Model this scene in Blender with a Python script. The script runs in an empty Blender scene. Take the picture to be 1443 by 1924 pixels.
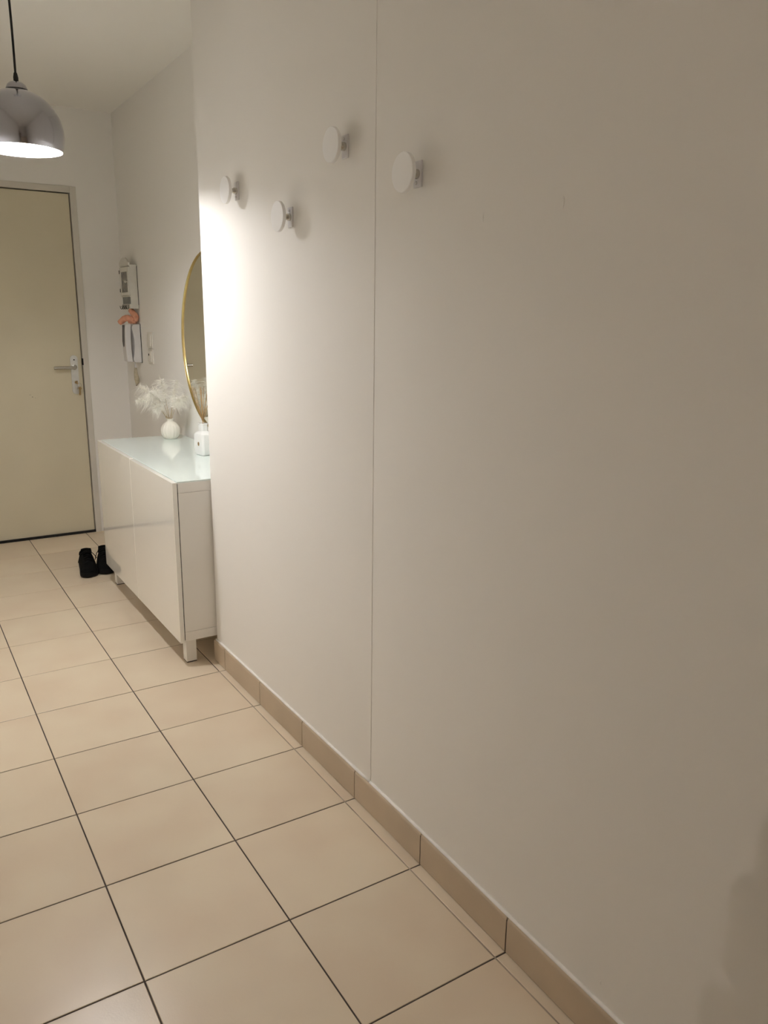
import bpy, bmesh, math, random
from mathutils import Vector, Matrix

random.seed(7)
scene = bpy.context.scene
C = scene.collection
PI = math.pi

# ------------------------------------------------------------------ camera
CAM_Z = 1.3538
F_PX, PITCH, ROLL, YAW = 1482.54, 0.240882, 0.0115432, 0.563101
fwd = Vector((math.sin(YAW) * math.cos(PITCH), math.cos(YAW) * math.cos(PITCH), -math.sin(PITCH)))
rgt = Vector((math.cos(YAW), -math.sin(YAW), 0))
up = rgt.cross(fwd)
r2 = math.cos(ROLL) * rgt + math.sin(ROLL) * up
u2 = -math.sin(ROLL) * rgt + math.cos(ROLL) * up
cam_data = bpy.data.cameras.new('camera')
cam_data.sensor_fit = 'HORIZONTAL'
cam_data.sensor_width = 36.0
cam_data.lens = F_PX * 36.0 / 1443.0
cam_data.clip_start = 0.05
cam = bpy.data.objects.new('camera', cam_data)
C.objects.link(cam)
m = Matrix.Identity(4)
for i in range(3):
    m[i][0], m[i][1], m[i][2] = r2[i], u2[i], -fwd[i]
m.translation = (0, 0, CAM_Z)
cam.matrix_world = m
scene.camera = cam

# ------------------------------------------------------------------ world and exposure
world = bpy.data.worlds.new('world')
scene.world = world
world.use_nodes = True
world.node_tree.nodes['Background'].inputs[0].default_value = (0.02, 0.018, 0.016, 1)
world.node_tree.nodes['Background'].inputs[1].default_value = 0.2
scene.view_settings.view_transform = 'Standard'
scene.view_settings.look = 'None'
scene.view_settings.gamma = 1.0
scene.view_settings.use_curve_mapping = False
scene.view_settings.exposure = 0.0
scene.cycles.diffuse_bounces = 6
scene.cycles.max_bounces = 8
scene.cycles.adaptive_threshold = 0.05
scene.cycles.use_light_tree = False

# lamp power: the pendant over the hall and the globe in the room behind the camera
PENDANT_POWER = 1040.0
PENDANT_COLOR = (1.0, 0.985, 0.985)
GLOBE_POWER = 21500.0
GLOBE_COLOR = (1.0, 0.90, 0.80)

# ------------------------------------------------------------------ dimensions (metres)
S = 0.3345                       # floor tile pitch
TX0, TY0 = 0.6507, 1.4189        # a grout crossing
GAP = 0.0038
WALL_END_Y = 2.862               # where the right wall stops and the niche begins
NICHE_X = 1.313
END_Y = 5.125
CEIL = 2.50
LEFT_X = -0.065
ROOM_X0, ROOM_Y0, ROOM_Y1 = -3.2, -3.2, 0.80
CREASE_Y = 1.68


def wall_x(y):
    if y > CREASE_Y:
        return 1.0263 - 0.0070 * (y - CREASE_Y)
    return 1.0275 - 0.0090 * (CREASE_Y - y)


# ------------------------------------------------------------------ materials
MATS = {}


def mat(name, color, rough=0.5, metal=0.0, var=0.0, vscale=8.0, bump=0.0, bscale=120.0, per_object=0.0,
        spec=0.5, coat=0.0, emit=None, estr=0.0, trans=0.0, alpha=1.0, sub=0.0, ior=1.45, color2=None):
    mm = bpy.data.materials.new(name)
    mm.use_nodes = True
    nt = mm.node_tree
    n, l = nt.nodes, nt.links
    b = n['Principled BSDF']
    b.inputs['Base Color'].default_value = (*color, 1)
    b.inputs['Roughness'].default_value = rough
    b.inputs['Metallic'].default_value = metal
    b.inputs['Specular IOR Level'].default_value = spec
    b.inputs['IOR'].default_value = ior
    b.inputs['Coat Weight'].default_value = coat
    b.inputs['Coat Roughness'].default_value = 0.03
    b.inputs['Transmission Weight'].default_value = trans
    b.inputs['Alpha'].default_value = alpha
    if sub:
        b.inputs['Subsurface Weight'].default_value = sub
        b.inputs['Subsurface Scale'].default_value = 0.01
    if emit:
        b.inputs['Emission Color'].default_value = (*emit, 1)
        b.inputs['Emission Strength'].default_value = estr
    tc = n.new('ShaderNodeTexCoord')
    if var > 0 or per_object > 0:
        last = None
        nz = n.new('ShaderNodeTexNoise')
        nz.inputs['Scale'].default_value = vscale
        nz.inputs['Detail'].default_value = 1.5
        l.new(tc.outputs['Object'], nz.inputs['Vector'])
        if per_object > 0:
            oi = n.new('ShaderNodeObjectInfo')
            vm = n.new('ShaderNodeVectorMath')
            vm.operation = 'MULTIPLY_ADD'
            vm.inputs[1].default_value = (1, 1, 1)
            cx = n.new('ShaderNodeCombineXYZ')
            sc = n.new('ShaderNodeMath')
            sc.operation = 'MULTIPLY'
            sc.inputs[1].default_value = 37.0
            l.new(oi.outputs['Random'], sc.inputs[0])
            for k in range(3):
                l.new(sc.outputs[0], cx.inputs[k])
            l.new(tc.outputs['Object'], vm.inputs[0])
            l.new(cx.outputs[0], vm.inputs[2])
            l.new(vm.outputs[0], nz.inputs['Vector'])
        mix = n.new('ShaderNodeMix')
        mix.data_type = 'RGBA'
        c2 = color2 or tuple(c * (1 - var) for c in color)
        c1 = tuple(min(1, c * (1 + var * 0.4)) for c in color)
        mix.inputs['A'].default_value = (*c1, 1)
        mix.inputs['B'].default_value = (*c2, 1)
        mr = n.new('ShaderNodeMapRange')
        mr.inputs['From Min'].default_value = 0.32
        mr.inputs['From Max'].default_value = 0.68
        l.new(nz.outputs['Fac'], mr.inputs['Value'])
        l.new(mr.outputs[0], mix.inputs['Factor'])
        last = mix.outputs['Result']
        if per_object > 0:
            hs = n.new('ShaderNodeHueSaturation')
            mr2 = n.new('ShaderNodeMapRange')
            mr2.inputs['To Min'].default_value = 1 - per_object
            mr2.inputs['To Max'].default_value = 1 + per_object
            l.new(oi.outputs['Random'], mr2.inputs['Value'])
            l.new(mr2.outputs[0], hs.inputs['Value'])
            l.new(last, hs.inputs['Color'])
            last = hs.outputs['Color']
        l.new(last, b.inputs['Base Color'])
    if bump > 0:
        nb = n.new('ShaderNodeTexNoise')
        nb.inputs['Scale'].default_value = bscale
        nb.inputs['Detail'].default_value = 1.0
        l.new(tc.outputs['Object'], nb.inputs['Vector'])
        bp = n.new('ShaderNodeBump')
        bp.inputs['Strength'].default_value = bump
        bp.inputs['Distance'].default_value = 0.002
        l.new(nb.outputs['Fac'], bp.inputs['Height'])
        l.new(bp.outputs['Normal'], b.inputs['Normal'])
    MATS[name] = mm
    return mm


mat('wall_paint', (0.89, 0.868, 0.825), 0.62, bump=0.10, bscale=95, spec=0.35)
mat('ceiling_paint', (0.90, 0.875, 0.82), 0.8, spec=0.2)
mat('tile', (0.76, 0.65, 0.495), 0.29, var=0.07, vscale=5.0, per_object=0.035, bump=0.05, bscale=240, spec=0.5,
    color2=(0.735, 0.605, 0.455))
mat('skirting', (0.57, 0.46, 0.335), 0.36, var=0.09, vscale=6.0, per_object=0.05, bump=0.05, bscale=240)
mat('grout', (0.11, 0.088, 0.075), 0.9, var=0.35, vscale=14, bump=0.3, bscale=300, spec=0.2)
mat('grout_light', (0.46, 0.385, 0.30), 0.9, var=0.3, vscale=14, spec=0.2)
mat('caulk', (0.92, 0.89, 0.85), 0.6, var=0.06, vscale=40)
mat('door_cream', (0.72, 0.655, 0.49), 0.5, var=0.05, vscale=2.5, bump=0.04, bscale=180)
mat('frame_paint', (0.70, 0.665, 0.59), 0.5, var=0.03, vscale=5)
mat('seal_black', (0.012, 0.011, 0.010), 0.8, var=0.2, vscale=30)
mat('alu', (0.74, 0.73, 0.70), 0.32, metal=0.55, var=0.05, vscale=60)
mat('steel', (0.60, 0.58, 0.54), 0.25, metal=1.0, var=0.05, vscale=60)
mat('brass', (0.50, 0.36, 0.18), 0.32, metal=1.0, var=0.12, vscale=40)
mat('dark_hole', (0.01, 0.009, 0.008), 0.8, var=0.1)
mat('scuff', (0.36, 0.31, 0.23), 0.7, var=0.2, vscale=80)
mat('chrome', (0.42, 0.42, 0.455), 0.14, metal=1.0, var=0.04, vscale=12)
mat('chrome_clean', (0.78, 0.78, 0.78), 0.08, metal=1.0, var=0.03, vscale=20)
mat('shade_white', (0.95, 0.945, 0.94), 0.55, var=0.02, vscale=10)
mat('cable_black', (0.012, 0.012, 0.012), 0.6, var=0.2, vscale=60)
mat('gloss_white', (0.92, 0.90, 0.84), 0.05, spec=0.5, coat=0.7)
mat('lacquer_edge', (0.92, 0.90, 0.85), 0.35, var=0.01, vscale=4)
mat('foil_white', (0.90, 0.88, 0.84), 0.45, var=0.015, vscale=6)
mat('glass_top', (0.84, 0.945, 0.91), 0.05, var=0.015, vscale=3, spec=0.5, coat=0.6)
mat('dark_gap', (0.03, 0.028, 0.027), 0.8, var=0.2, vscale=30)
mat('gold', (0.62, 0.47, 0.20), 0.28, metal=1.0, var=0.08, vscale=30)
mat('mirror', (0.86, 0.87, 0.84), 0.015, metal=1.0, var=0.005, vscale=3)
mat('ceramic_matte', (0.82, 0.78, 0.69), 0.6, var=0.04, vscale=25)
mat('ceramic_gloss', (0.83, 0.83, 0.81), 0.15, var=0.01, vscale=10, coat=0.3)
mat('reed', (0.44, 0.27, 0.115), 0.65, var=0.3, vscale=60, per_object=0.18)
mat('stem_straw', (0.56, 0.43, 0.25), 0.7, var=0.25, vscale=60)
mat('feather', (0.96, 0.93, 0.85), 0.8, var=0.05, vscale=20, spec=0.2)
mat('box_white', (0.72, 0.70, 0.64), 0.55, var=0.05, vscale=20)
mat('box_glass', (0.16, 0.15, 0.115), 0.12, var=0.25, vscale=35)
mat('slate', (0.22, 0.225, 0.21), 0.45, var=0.25, vscale=25)
mat('hook_bronze', (0.035, 0.028, 0.020), 0.4, metal=0.7, var=0.2, vscale=40)
mat('orange_cloth', (0.80, 0.39, 0.255), 0.8, var=0.18, vscale=40, bump=0.3, bscale=300)
mat('intercom_white', (0.74, 0.72, 0.71), 0.4, var=0.02, vscale=20)
mat('intercom_grey', (0.105, 0.095, 0.095), 0.45, var=0.1, vscale=30)
mat('beige_strap', (0.54, 0.48, 0.35), 0.8, var=0.2, vscale=60)
mat('switch_white', (0.80, 0.765, 0.69), 0.4, var=0.02, vscale=20)
mat('knob_white', (0.96, 0.955, 0.945), 0.32, var=0.02, vscale=20)
mat('plate_grey', (0.80, 0.785, 0.79), 0.3, var=0.05, vscale=40)
mat('shoe_black', (0.005, 0.005, 0.005), 0.9, var=0.3, vscale=60, bump=0.4, bscale=400, spec=0.15)
mat('shoe_rubber', (0.006, 0.006, 0.006), 0.6, var=0.3, vscale=60, spec=0.2)
mat('cup_grey', (0.30, 0.30, 0.29), 0.2, var=0.1, vscale=30, metal=0.5)
mat('emblem_gold', (0.34, 0.22, 0.10), 0.4, metal=0.4, var=0.2, vscale=120)
mat('skin', (0.60, 0.36, 0.25), 0.5, var=0.08, vscale=30, sub=0.1)
mat('denim', (0.035, 0.045, 0.11), 0.85, var=0.25, vscale=60, bump=0.3, bscale=500)
mat('knit_dark', (0.045, 0.045, 0.055), 0.9, var=0.2, vscale=60, bump=0.4, bscale=300)
mat('hair_brown', (0.045, 0.028, 0.018), 0.5, var=0.3, vscale=90)
mat('phone_black', (0.02, 0.02, 0.022), 0.2, var=0.1, vscale=30)
mat('bulb_glow', (1, 1, 1), 0.4, emit=PENDANT_COLOR, estr=PENDANT_POWER, var=0.01)
# the pendant's bulb throws more of its light downwards than sideways
nt = MATS['bulb_glow'].node_tree
tc_ = nt.nodes.new('ShaderNodeTexCoord')
sx_ = nt.nodes.new('ShaderNodeSeparateXYZ')
mr_ = nt.nodes.new('ShaderNodeMapRange')
mr_.inputs['From Min'].default_value = -0.022
mr_.inputs['From Max'].default_value = 0.000
mr_.inputs['To Min'].default_value = PENDANT_POWER * 1.4
mr_.inputs['To Max'].default_value = PENDANT_POWER * 0.46
nt.links.new(tc_.outputs['Object'], sx_.inputs[0])
nt.links.new(sx_.outputs['Z'], mr_.inputs['Value'])
nt.links.new(mr_.outputs[0], nt.nodes['Principled BSDF'].inputs['Emission Strength'])
mat('globe_glow', (1, 1, 1), 0.4, emit=GLOBE_COLOR, estr=GLOBE_POWER, var=0.01)


# ------------------------------------------------------------------ helpers
def new_bm():
    return bmesh.new()


def add_box(bm, x0, x1, y0, y1, z0, z1, bevel=0.0, seg=2, rot=None, mi=0):
    before = set(bm.faces)
    r = bmesh.ops.create_cube(bm, size=1.0)
    vs = r['verts']
    bmesh.ops.scale(bm, vec=(x1 - x0, y1 - y0, z1 - z0), verts=vs)
    if bevel > 0:
        es = list({e for v in vs for e in v.link_edges})
        r = bmesh.ops.bevel(bm, geom=es, offset=bevel, segments=seg, affect='EDGES', profile=0.5)
        vs = list({v for f in bm.faces if f not in before for v in f.verts})
    c = Vector(((x0 + x1) / 2, (y0 + y1) / 2, (z0 + z1) / 2))
    if rot:
        bmesh.ops.rotate(bm, cent=(0, 0, 0), matrix=rot, verts=vs)
    bmesh.ops.translate(bm, vec=c, verts=vs)
    for f in bm.faces:
        if f not in before:
            f.material_index = mi
    return vs


def add_lathe(bm, prof, seg=32, center=(0, 0, 0), rib=None, mat_m=None):
    """profile of (radius, z); closed at both ends when the radius is 0"""
    rings = []
    for (r, z) in prof:
        if r < 1e-6:
            rings.append([bm.verts.new((0, 0, z))])
        else:
            ring = []
            for k in range(seg):
                a = 2 * PI * k / seg
                rr = r * (rib(a, z) if rib else 1.0)
                ring.append(bm.verts.new((rr * math.cos(a), rr * math.sin(a), z)))
            rings.append(ring)
    for a, b in zip(rings[:-1], rings[1:]):
        for k in range(seg):
            k2 = (k + 1) % seg
            if len(a) == 1 and len(b) == 1:
                continue
            if len(a) == 1:
                bm.faces.new((a[0], b[k2], b[k]))
            elif len(b) == 1:
                bm.faces.new((a[k], a[k2], b[0]))
            else:
                bm.faces.new((a[k], a[k2], b[k2], b[k]))
    vs = [v for r in rings for v in r]
    if mat_m is not None:
        bmesh.ops.transform(bm, matrix=mat_m, verts=vs)
    bmesh.ops.translate(bm, vec=center, verts=vs)
    return vs


def add_tube(bm, pts, rad, seg=8, cap=True):
    pts = [Vector(p) for p in pts]
    rads = rad if isinstance(rad, (list, tuple)) else [rad] * len(pts)
    rings = []
    t0 = (pts[1] - pts[0]).normalized()
    ref = Vector((0, 0, 1)) if abs(t0.z) < 0.9 else Vector((1, 0, 0))
    nrm = t0.cross(ref).normalized()
    for i, p in enumerate(pts):
        if i == 0:
            t = pts[1] - pts[0]
        elif i == len(pts) - 1:
            t = pts[-1] - pts[-2]
        else:
            t = pts[i + 1] - pts[i - 1]
        t.normalize()
        nrm = (nrm - t * nrm.dot(t)).normalized()
        bi = t.cross(nrm)
        rings.append([bm.verts.new(p + (nrm * math.cos(2 * PI * k / seg) + bi * math.sin(2 * PI * k / seg)) * rads[i])
                      for k in range(seg)])
    for a, b in zip(rings[:-1], rings[1:]):
        for k in range(seg):
            bm.faces.new((a[k], a[(k + 1) % seg], b[(k + 1) % seg], b[k]))
    if cap:
        bm.faces.new(list(reversed(rings[0])))
        bm.faces.new(rings[-1])
    return rings


def add_prism(bm, poly, axis, a0, a1):
    """extrude a polygon given in the two other axes (x: (y,z), y: (x,z), z: (x,y)) from a0 to a1"""
    def mk(p, a):
        return {'x': (a, p[0], p[1]), 'y': (p[0], a, p[1]), 'z': (p[0], p[1], a)}[axis]
    A = [bm.verts.new(mk(p, a0)) for p in poly]
    B = [bm.verts.new(mk(p, a1)) for p in poly]
    n = len(poly)
    bm.faces.new(A)
    bm.faces.new(list(reversed(B)))
    for k in range(n):
        bm.faces.new((A[k], B[k], B[(k + 1) % n], A[(k + 1) % n]))
    return A + B


def obj(name, bm, material, parent=None, smooth=None, loc=None, mats=None):
    bmesh.ops.recalc_face_normals(bm, faces=bm.faces)
    me = bpy.data.meshes.new(name)
    bm.to_mesh(me)
    bm.free()
    for mn in (mats or [material]):
        me.materials.append(MATS[mn])
    if smooth is not None:
        me.shade_smooth()
        if smooth < 180:
            try:
                me.set_sharp_from_angle(angle=math.radians(smooth))
            except Exception:
                pass
    o = bpy.data.objects.new(name, me)
    C.objects.link(o)
    if parent:
        o.parent = parent
    if loc:
        o.location = loc
    return o


def tag(o, label, cat, group=None):
    o['label'] = label
    o['category'] = cat
    if group:
        o['group'] = group
    return o


def thing(name, label, cat, loc=(0, 0, 0), rotz=0.0, group=None):
    o = bpy.data.objects.new(name, None)
    C.objects.link(o)
    o.empty_display_size = 0.05
    o.location = loc
    o.rotation_euler = (0, 0, rotz)
    return tag(o, label, cat, group)


def struct(o):
    o['kind'] = 'structure'
    return o


def boxo(name, b, material, parent=None, bevel=0.0, seg=2, loc=None):
    bm = new_bm()
    add_box(bm, *b, bevel=bevel, seg=seg)
    return obj(name, bm, material, parent, loc=loc)


# ------------------------------------------------------------------ room shell
# right wall: a solid block whose face bends very slightly at a plaster joint
bm = new_bm()
ys = [ROOM_Y0, CREASE_Y, CREASE_Y + 0.0008, WALL_END_Y]
poly = [(wall_x(y), y) for y in ys]
poly[-1] = (wall_x(WALL_END_Y), WALL_END_Y - 0.004)
poly += [(wall_x(WALL_END_Y) + 0.004, WALL_END_Y), (NICHE_X + 0.25, WALL_END_Y), (NICHE_X + 0.25, ROOM_Y0)]
add_prism(bm, poly, 'z', 0.0, CEIL)
wall_right = struct(obj('wall_right', bm, 'wall_paint'))

# two filled screw holes in the right wall: small crescent ridges of filler
for (yy, zz, hh, bend) in ((1.272, 1.546, 0.011, 0.0012), (1.057, 1.550, 0.012, -0.0016), (0.825, 0.133, 0.006, 0.0008)):
    bm = new_bm()
    pts = [(0.0, bend * (1 - (2 * t / 6 - 1) ** 2) * 2, -hh + 2 * hh * t / 6) for t in range(7)]
    add_tube(bm, pts, [0.0003, 0.0012, 0.0018, 0.0021, 0.0018, 0.0012, 0.0003], 8)
    obj('filler_ridge', bm, 'wall_paint', wall_right, smooth=180, loc=(wall_x(yy) + 0.0004, yy, zz))

bm = new_bm()
add_box(bm, NICHE_X, NICHE_X + 0.25, WALL_END_Y, END_Y + 0.2, 0, CEIL)
wall_niche = struct(obj('wall_niche', bm, 'wall_paint'))

# end wall with the door opening
DX0, DX1, DTOP = 0.140, 1.048, 2.042
FR = 0.034
bm = new_bm()
add_box(bm, DX1 + FR, NICHE_X, END_Y, END_Y + 0.2, 0, CEIL)
add_box(bm, LEFT_X, DX0 - FR, END_Y, END_Y + 0.2, 0, CEIL)
add_box(bm, DX0 - FR, DX1 + FR, END_Y, END_Y + 0.2, DTOP + FR, CEIL)
wall_end = struct(obj('wall_end', bm, 'wall_paint'))

bm = new_bm()
add_box(bm, LEFT_X - 0.2, LEFT_X, ROOM_Y1 + 0.2, END_Y + 0.2, 0, CEIL)
struct(obj('wall_left', bm, 'wall_paint'))
bm = new_bm()
add_box(bm, ROOM_X0, LEFT_X, ROOM_Y1, ROOM_Y1 + 0.2, 0, CEIL)
struct(obj('wall_room_front', bm, 'wall_paint'))
bm = new_bm()
add_box(bm, ROOM_X0 - 0.2, ROOM_X0, ROOM_Y0, ROOM_Y1 + 0.2, 0, CEIL)
struct(obj('wall_room_left', bm, 'wall_paint'))
bm = new_bm()
add_box(bm, ROOM_X0 - 0.2, NICHE_X + 0.25, ROOM_Y0 - 0.2, ROOM_Y0, 0, CEIL)
struct(obj('wall_room_back', bm, 'wall_paint'))
bm = new_bm()
add_box(bm, ROOM_X0 - 0.2, NICHE_X + 0.25, ROOM_Y0 - 0.2, END_Y + 0.2, CEIL, CEIL + 0.15)
struct(obj('ceiling', bm, 'ceiling_paint'))

# ------------------------------------------------------------------ floor: grout bed and single tiles
TT = 0.0016                      # tiles stand this proud of the grout
bm = new_bm()
add_box(bm, ROOM_X0 - 0.2, NICHE_X + 0.25, ROOM_Y0 - 0.2, END_Y + 0.2, -0.12, -TT)
floor = struct(obj('floor', bm, 'grout'))

tile_cache = {}


def floor_tile(x0, x1, y0, y1):
    key = (round(x1 - x0, 4), round(y1 - y0, 4))
    if key not in tile_cache:
        bm = new_bm()
        a, b = key[0] / 2, key[1] / 2
        e = 0.0012
        lo = [bm.verts.new(v) for v in ((-a, -b, -0.006), (a, -b, -0.006), (a, b, -0.006), (-a, b, -0.006))]
        mi = [bm.verts.new(v) for v in ((-a, -b, -e * 0.6), (a, -b, -e * 0.6), (a, b, -e * 0.6), (-a, b, -e * 0.6))]
        hi = [bm.verts.new(v) for v in ((-a + e, -b + e, 0), (a - e, -b + e, 0), (a - e, b - e, 0), (-a + e, b - e, 0))]
        for r, q in ((lo, mi), (mi, hi)):
            for k in range(4):
                bm.faces.new((r[k], r[(k + 1) % 4], q[(k + 1) % 4], q[k]))
        bm.faces.new(hi)
        bm.faces.new(list(reversed(lo)))
        bmesh.ops.recalc_face_normals(bm, faces=bm.faces)
        me = bpy.data.meshes.new('tile')
        bm.to_mesh(me)
        bm.free()
        me.materials.append(MATS['tile'])
        tile_cache[key] = me
    o = bpy.data.objects.new('tile', tile_cache[key])
    C.objects.link(o)
    o.parent = floor
    o.location = ((x0 + x1) / 2, (y0 + y1) / 2, random.uniform(-0.0002, 0.0002))
    o.rotation_euler = (random.uniform(-0.0006, 0.0006), random.uniform(-0.0006, 0.0006), 0)


def inside(x0, x1, y0, y1):
    """clip a tile against the walls, None when nothing is left"""
    ym = (y0 + y1) / 2
    y0, y1 = max(y0, ROOM_Y0), min(y1, END_Y)
    xr = NICHE_X if ym > WALL_END_Y else wall_x(ym)
    xl = LEFT_X if ym > ROOM_Y1 else ROOM_X0
    x0, x1 = max(x0, xl), min(x1, xr)
    if x1 - x0 < 0.008 or y1 - y0 < 0.008:
        return None
    return x0, x1, y0, y1


for i in range(-12, 3):
    for j in range(-14, 12):
        x0, y0 = TX0 + i * S + GAP / 2, TY0 + j * S + GAP / 2
        x1, y1 = x0 + S - GAP, y0 + S - GAP
        if y0 < WALL_END_Y < y1 and x1 > 1.03:      # the row that meets the corner of the right wall
            parts = [(x0, min(x1, wall_x(y0)), y0, WALL_END_Y), (x0, min(x1, NICHE_X), WALL_END_Y, y1)]
            if i == 1:
                # L-shaped cut: narrow piece beside the wall, full piece in the niche
                parts = [(x0, wall_x(y0), y0, WALL_END_Y), (x0, NICHE_X, WALL_END_Y + 0.0005, y1)]
            for q in parts:
                if q[1] - q[0] > 0.008:
                    floor_tile(*q)
            continue
        q = inside(x0, x1, y0, y1)
        if q:
            floor_tile(*q)

# the joint next to the right wall is filled almost flush with lighter grout
boxo('grout_line', (TX0 + S - GAP / 2 + 0.0002, TX0 + S + GAP / 2 - 0.0002, ROOM_Y0, WALL_END_Y - 0.1, -0.004, -0.0006), 'grout_light', floor)

# ------------------------------------------------------------------ tiled skirting
SK_H, SK_T = 0.090, 0.0095


def skirt_mesh(length):
    """along +y, wall side at x=0, front at x=-SK_T, bullnose top edge"""
    bm = new_bm()
    poly = [(0, 0.002), (-SK_T, 0.002), (-SK_T, SK_H - 0.009)]
    for k in range(1, 5):
        a = k / 4 * PI / 2
        poly.append((-SK_T + 0.008 * (1 - math.cos(a)), SK_H - 0.009 + 0.009 * math.sin(a)))
    poly.append((0, SK_H))
    add_prism(bm, poly, 'y', -length / 2, length / 2)
    bmesh.ops.recalc_face_normals(bm, faces=bm.faces)
    me = bpy.data.meshes.new('skirting_tile')
    bm.to_mesh(me)
    bm.free()
    me.materials.append(MATS['skirting'])
    return me


def skirt_run(base, y_of, x_of, joints, rot=0.0, cache={}):
    for a, b in joints:
        ln = round(b - a - 0.0040, 4)
        if ln < 0.01:
            continue
        if ln not in cache:
            cache[ln] = skirt_mesh(ln)
        o = bpy.data.objects.new('skirting_tile', cache[ln])
        C.objects.link(o)
        o.parent = base
        o.location = ((x_of(a) + x_of(b)) / 2, (y_of(a) + y_of(b)) / 2, 0)
        tilt = math.atan2(x_of(b) - x_of(a), b - a) if abs(math.sin(rot)) < 0.5 else 0.0
        o.rotation_euler = (0, 0, rot - tilt)


bm = new_bm()
add_prism(bm, [(wall_x(ROOM_Y0), ROOM_Y0), (wall_x(ROOM_Y0) - SK_T + 0.0012, ROOM_Y0), (wall_x(CREASE_Y) - SK_T + 0.0012, CREASE_Y),
               (wall_x(WALL_END_Y) - SK_T + 0.0012, WALL_END_Y + 0.004), (wall_x(WALL_END_Y), WALL_END_Y + 0.004),
               (wall_x(CREASE_Y), CREASE_Y)], 'z', 0.0, SK_H - 0.008)
baseboard_right = struct(obj('baseboard_right', bm, 'grout'))
js = []
for j in range(-14, 5):
    a, b = TY0 + j * S, TY0 + (j + 1) * S
    js.append((max(a, ROOM_Y0), min(b, WALL_END_Y + SK_T + 0.002)))
skirt_run(baseboard_right, lambda y: y, wall_x, js)
bm = new_bm()
for ya, yb in ((ROOM_Y0, CREASE_Y), (CREASE_Y, WALL_END_Y)):
    n = 24
    pts = []
    for k in range(n + 1):
        y = ya + (yb - ya) * k / n
        pts.append((wall_x(y) - 0.0022, y, SK_H + 0.0006 + 0.0009 * math.sin(k * 2.3) * (k % 3 == 0)))
    add_tube(bm, pts, 0.0046, 6)
obj('caulk_bead', bm, 'caulk', baseboard_right, smooth=180)

# skirting in the niche (mostly behind the sideboard) and beside the door
bm = new_bm()
add_box(bm, NICHE_X - SK_T + 0.002, NICHE_X, WALL_END_Y, END_Y, 0, SK_H - 0.008)
bb_niche = struct(obj('baseboard_niche', bm, 'grout'))
js = []
for j in range(4, 12):
    a, b = TY0 + j * S, TY0 + (j + 1) * S
    js.append((max(a, WALL_END_Y), min(b, END_Y)))
skirt_run(bb_niche, lambda y: y, lambda y: NICHE_X, js)
bm = new_bm()
add_box(bm, DX1 + FR + 0.018, NICHE_X - SK_T, END_Y - SK_T + 0.002, END_Y, 0, SK_H - 0.008)
bb_end = struct(obj('baseboard_end', bm, 'grout'))
skirt_run(bb_end, lambda x: END_Y, lambda x: x, [(DX1 + FR + 0.016, NICHE_X - SK_T)], rot=PI / 2)
bm = new_bm()
add_box(bm, LEFT_X, LEFT_X + SK_T - 0.002, ROOM_Y1, END_Y, 0, SK_H - 0.008)
bb_left = struct(obj('baseboard_left', bm, 'grout'))
js = [(max(TY0 + j * S, ROOM_Y1 + 0.2), min(TY0 + (j + 1) * S, END_Y)) for j in range(-3, 12)]
skirt_run(bb_left, lambda y: y, lambda y: LEFT_X, [q for q in js if q[1] > q[0]], rot=PI)

# ------------------------------------------------------------------ entrance door
bm = new_bm()
add_box(bm, DX0 - FR, DX1 + FR, END_Y + 0.05, END_Y + 0.16, 0, DTOP + FR)    # rebate behind the leaf
door_1 = struct(obj('door_1', bm, 'seal_black'))
LEAF_Y = END_Y + 0.012
leaf = boxo('door_leaf', (DX0 + 0.004, DX1 - 0.005, LEAF_Y, LEAF_Y + 0.04, 0.012, DTOP - 0.006), 'door_cream', door_1, 0.002)
for nm, b in (('frame_side', (DX1, DX1 + FR, END_Y - 0.006, END_Y + 0.06, 0, DTOP + FR)),
              ('frame_side', (DX0 - FR, DX0, END_Y - 0.006, END_Y + 0.06, 0, DTOP + FR)),
              ('frame_head', (DX0, DX1, END_Y - 0.006, END_Y + 0.06, DTOP, DTOP + FR))):
    boxo(nm, b, 'frame_paint', door_1, 0.0015)
boxo('threshold_seal', (DX0, DX1, END_Y - 0.004, END_Y + 0.05, -0.001, 0.013), 'seal_black', door_1, 0.002)
# strike plate on the frame edge, small dark catch
boxo('strike_plate', (DX1 - 0.002, DX1 + 0.0025, END_Y - 0.0075, END_Y + 0.02, 1.055, 1.095), 'dark_hole', door_1, 0.001)
# scratches low on the leaf
for (x, z, w, h) in ((0.747, 0.872, 0.006, 0.006), (0.762, 0.866, 0.004, 0.003), (0.735, 0.885, 0.012, 0.002)):
    bm = new_bm()
    add_lathe(bm, [(0, 0.0004), (1, 0.0)], 10, mat_m=Matrix.Diagonal((w / 2, h / 2, 1, 1)))
    o = obj('scratch', bm, 'scuff', leaf)
    o.matrix_local = Matrix.Translation((x, LEAF_Y - 0.0002, z)) @ Matrix.Rotation(PI / 2, 4, 'X')

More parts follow.
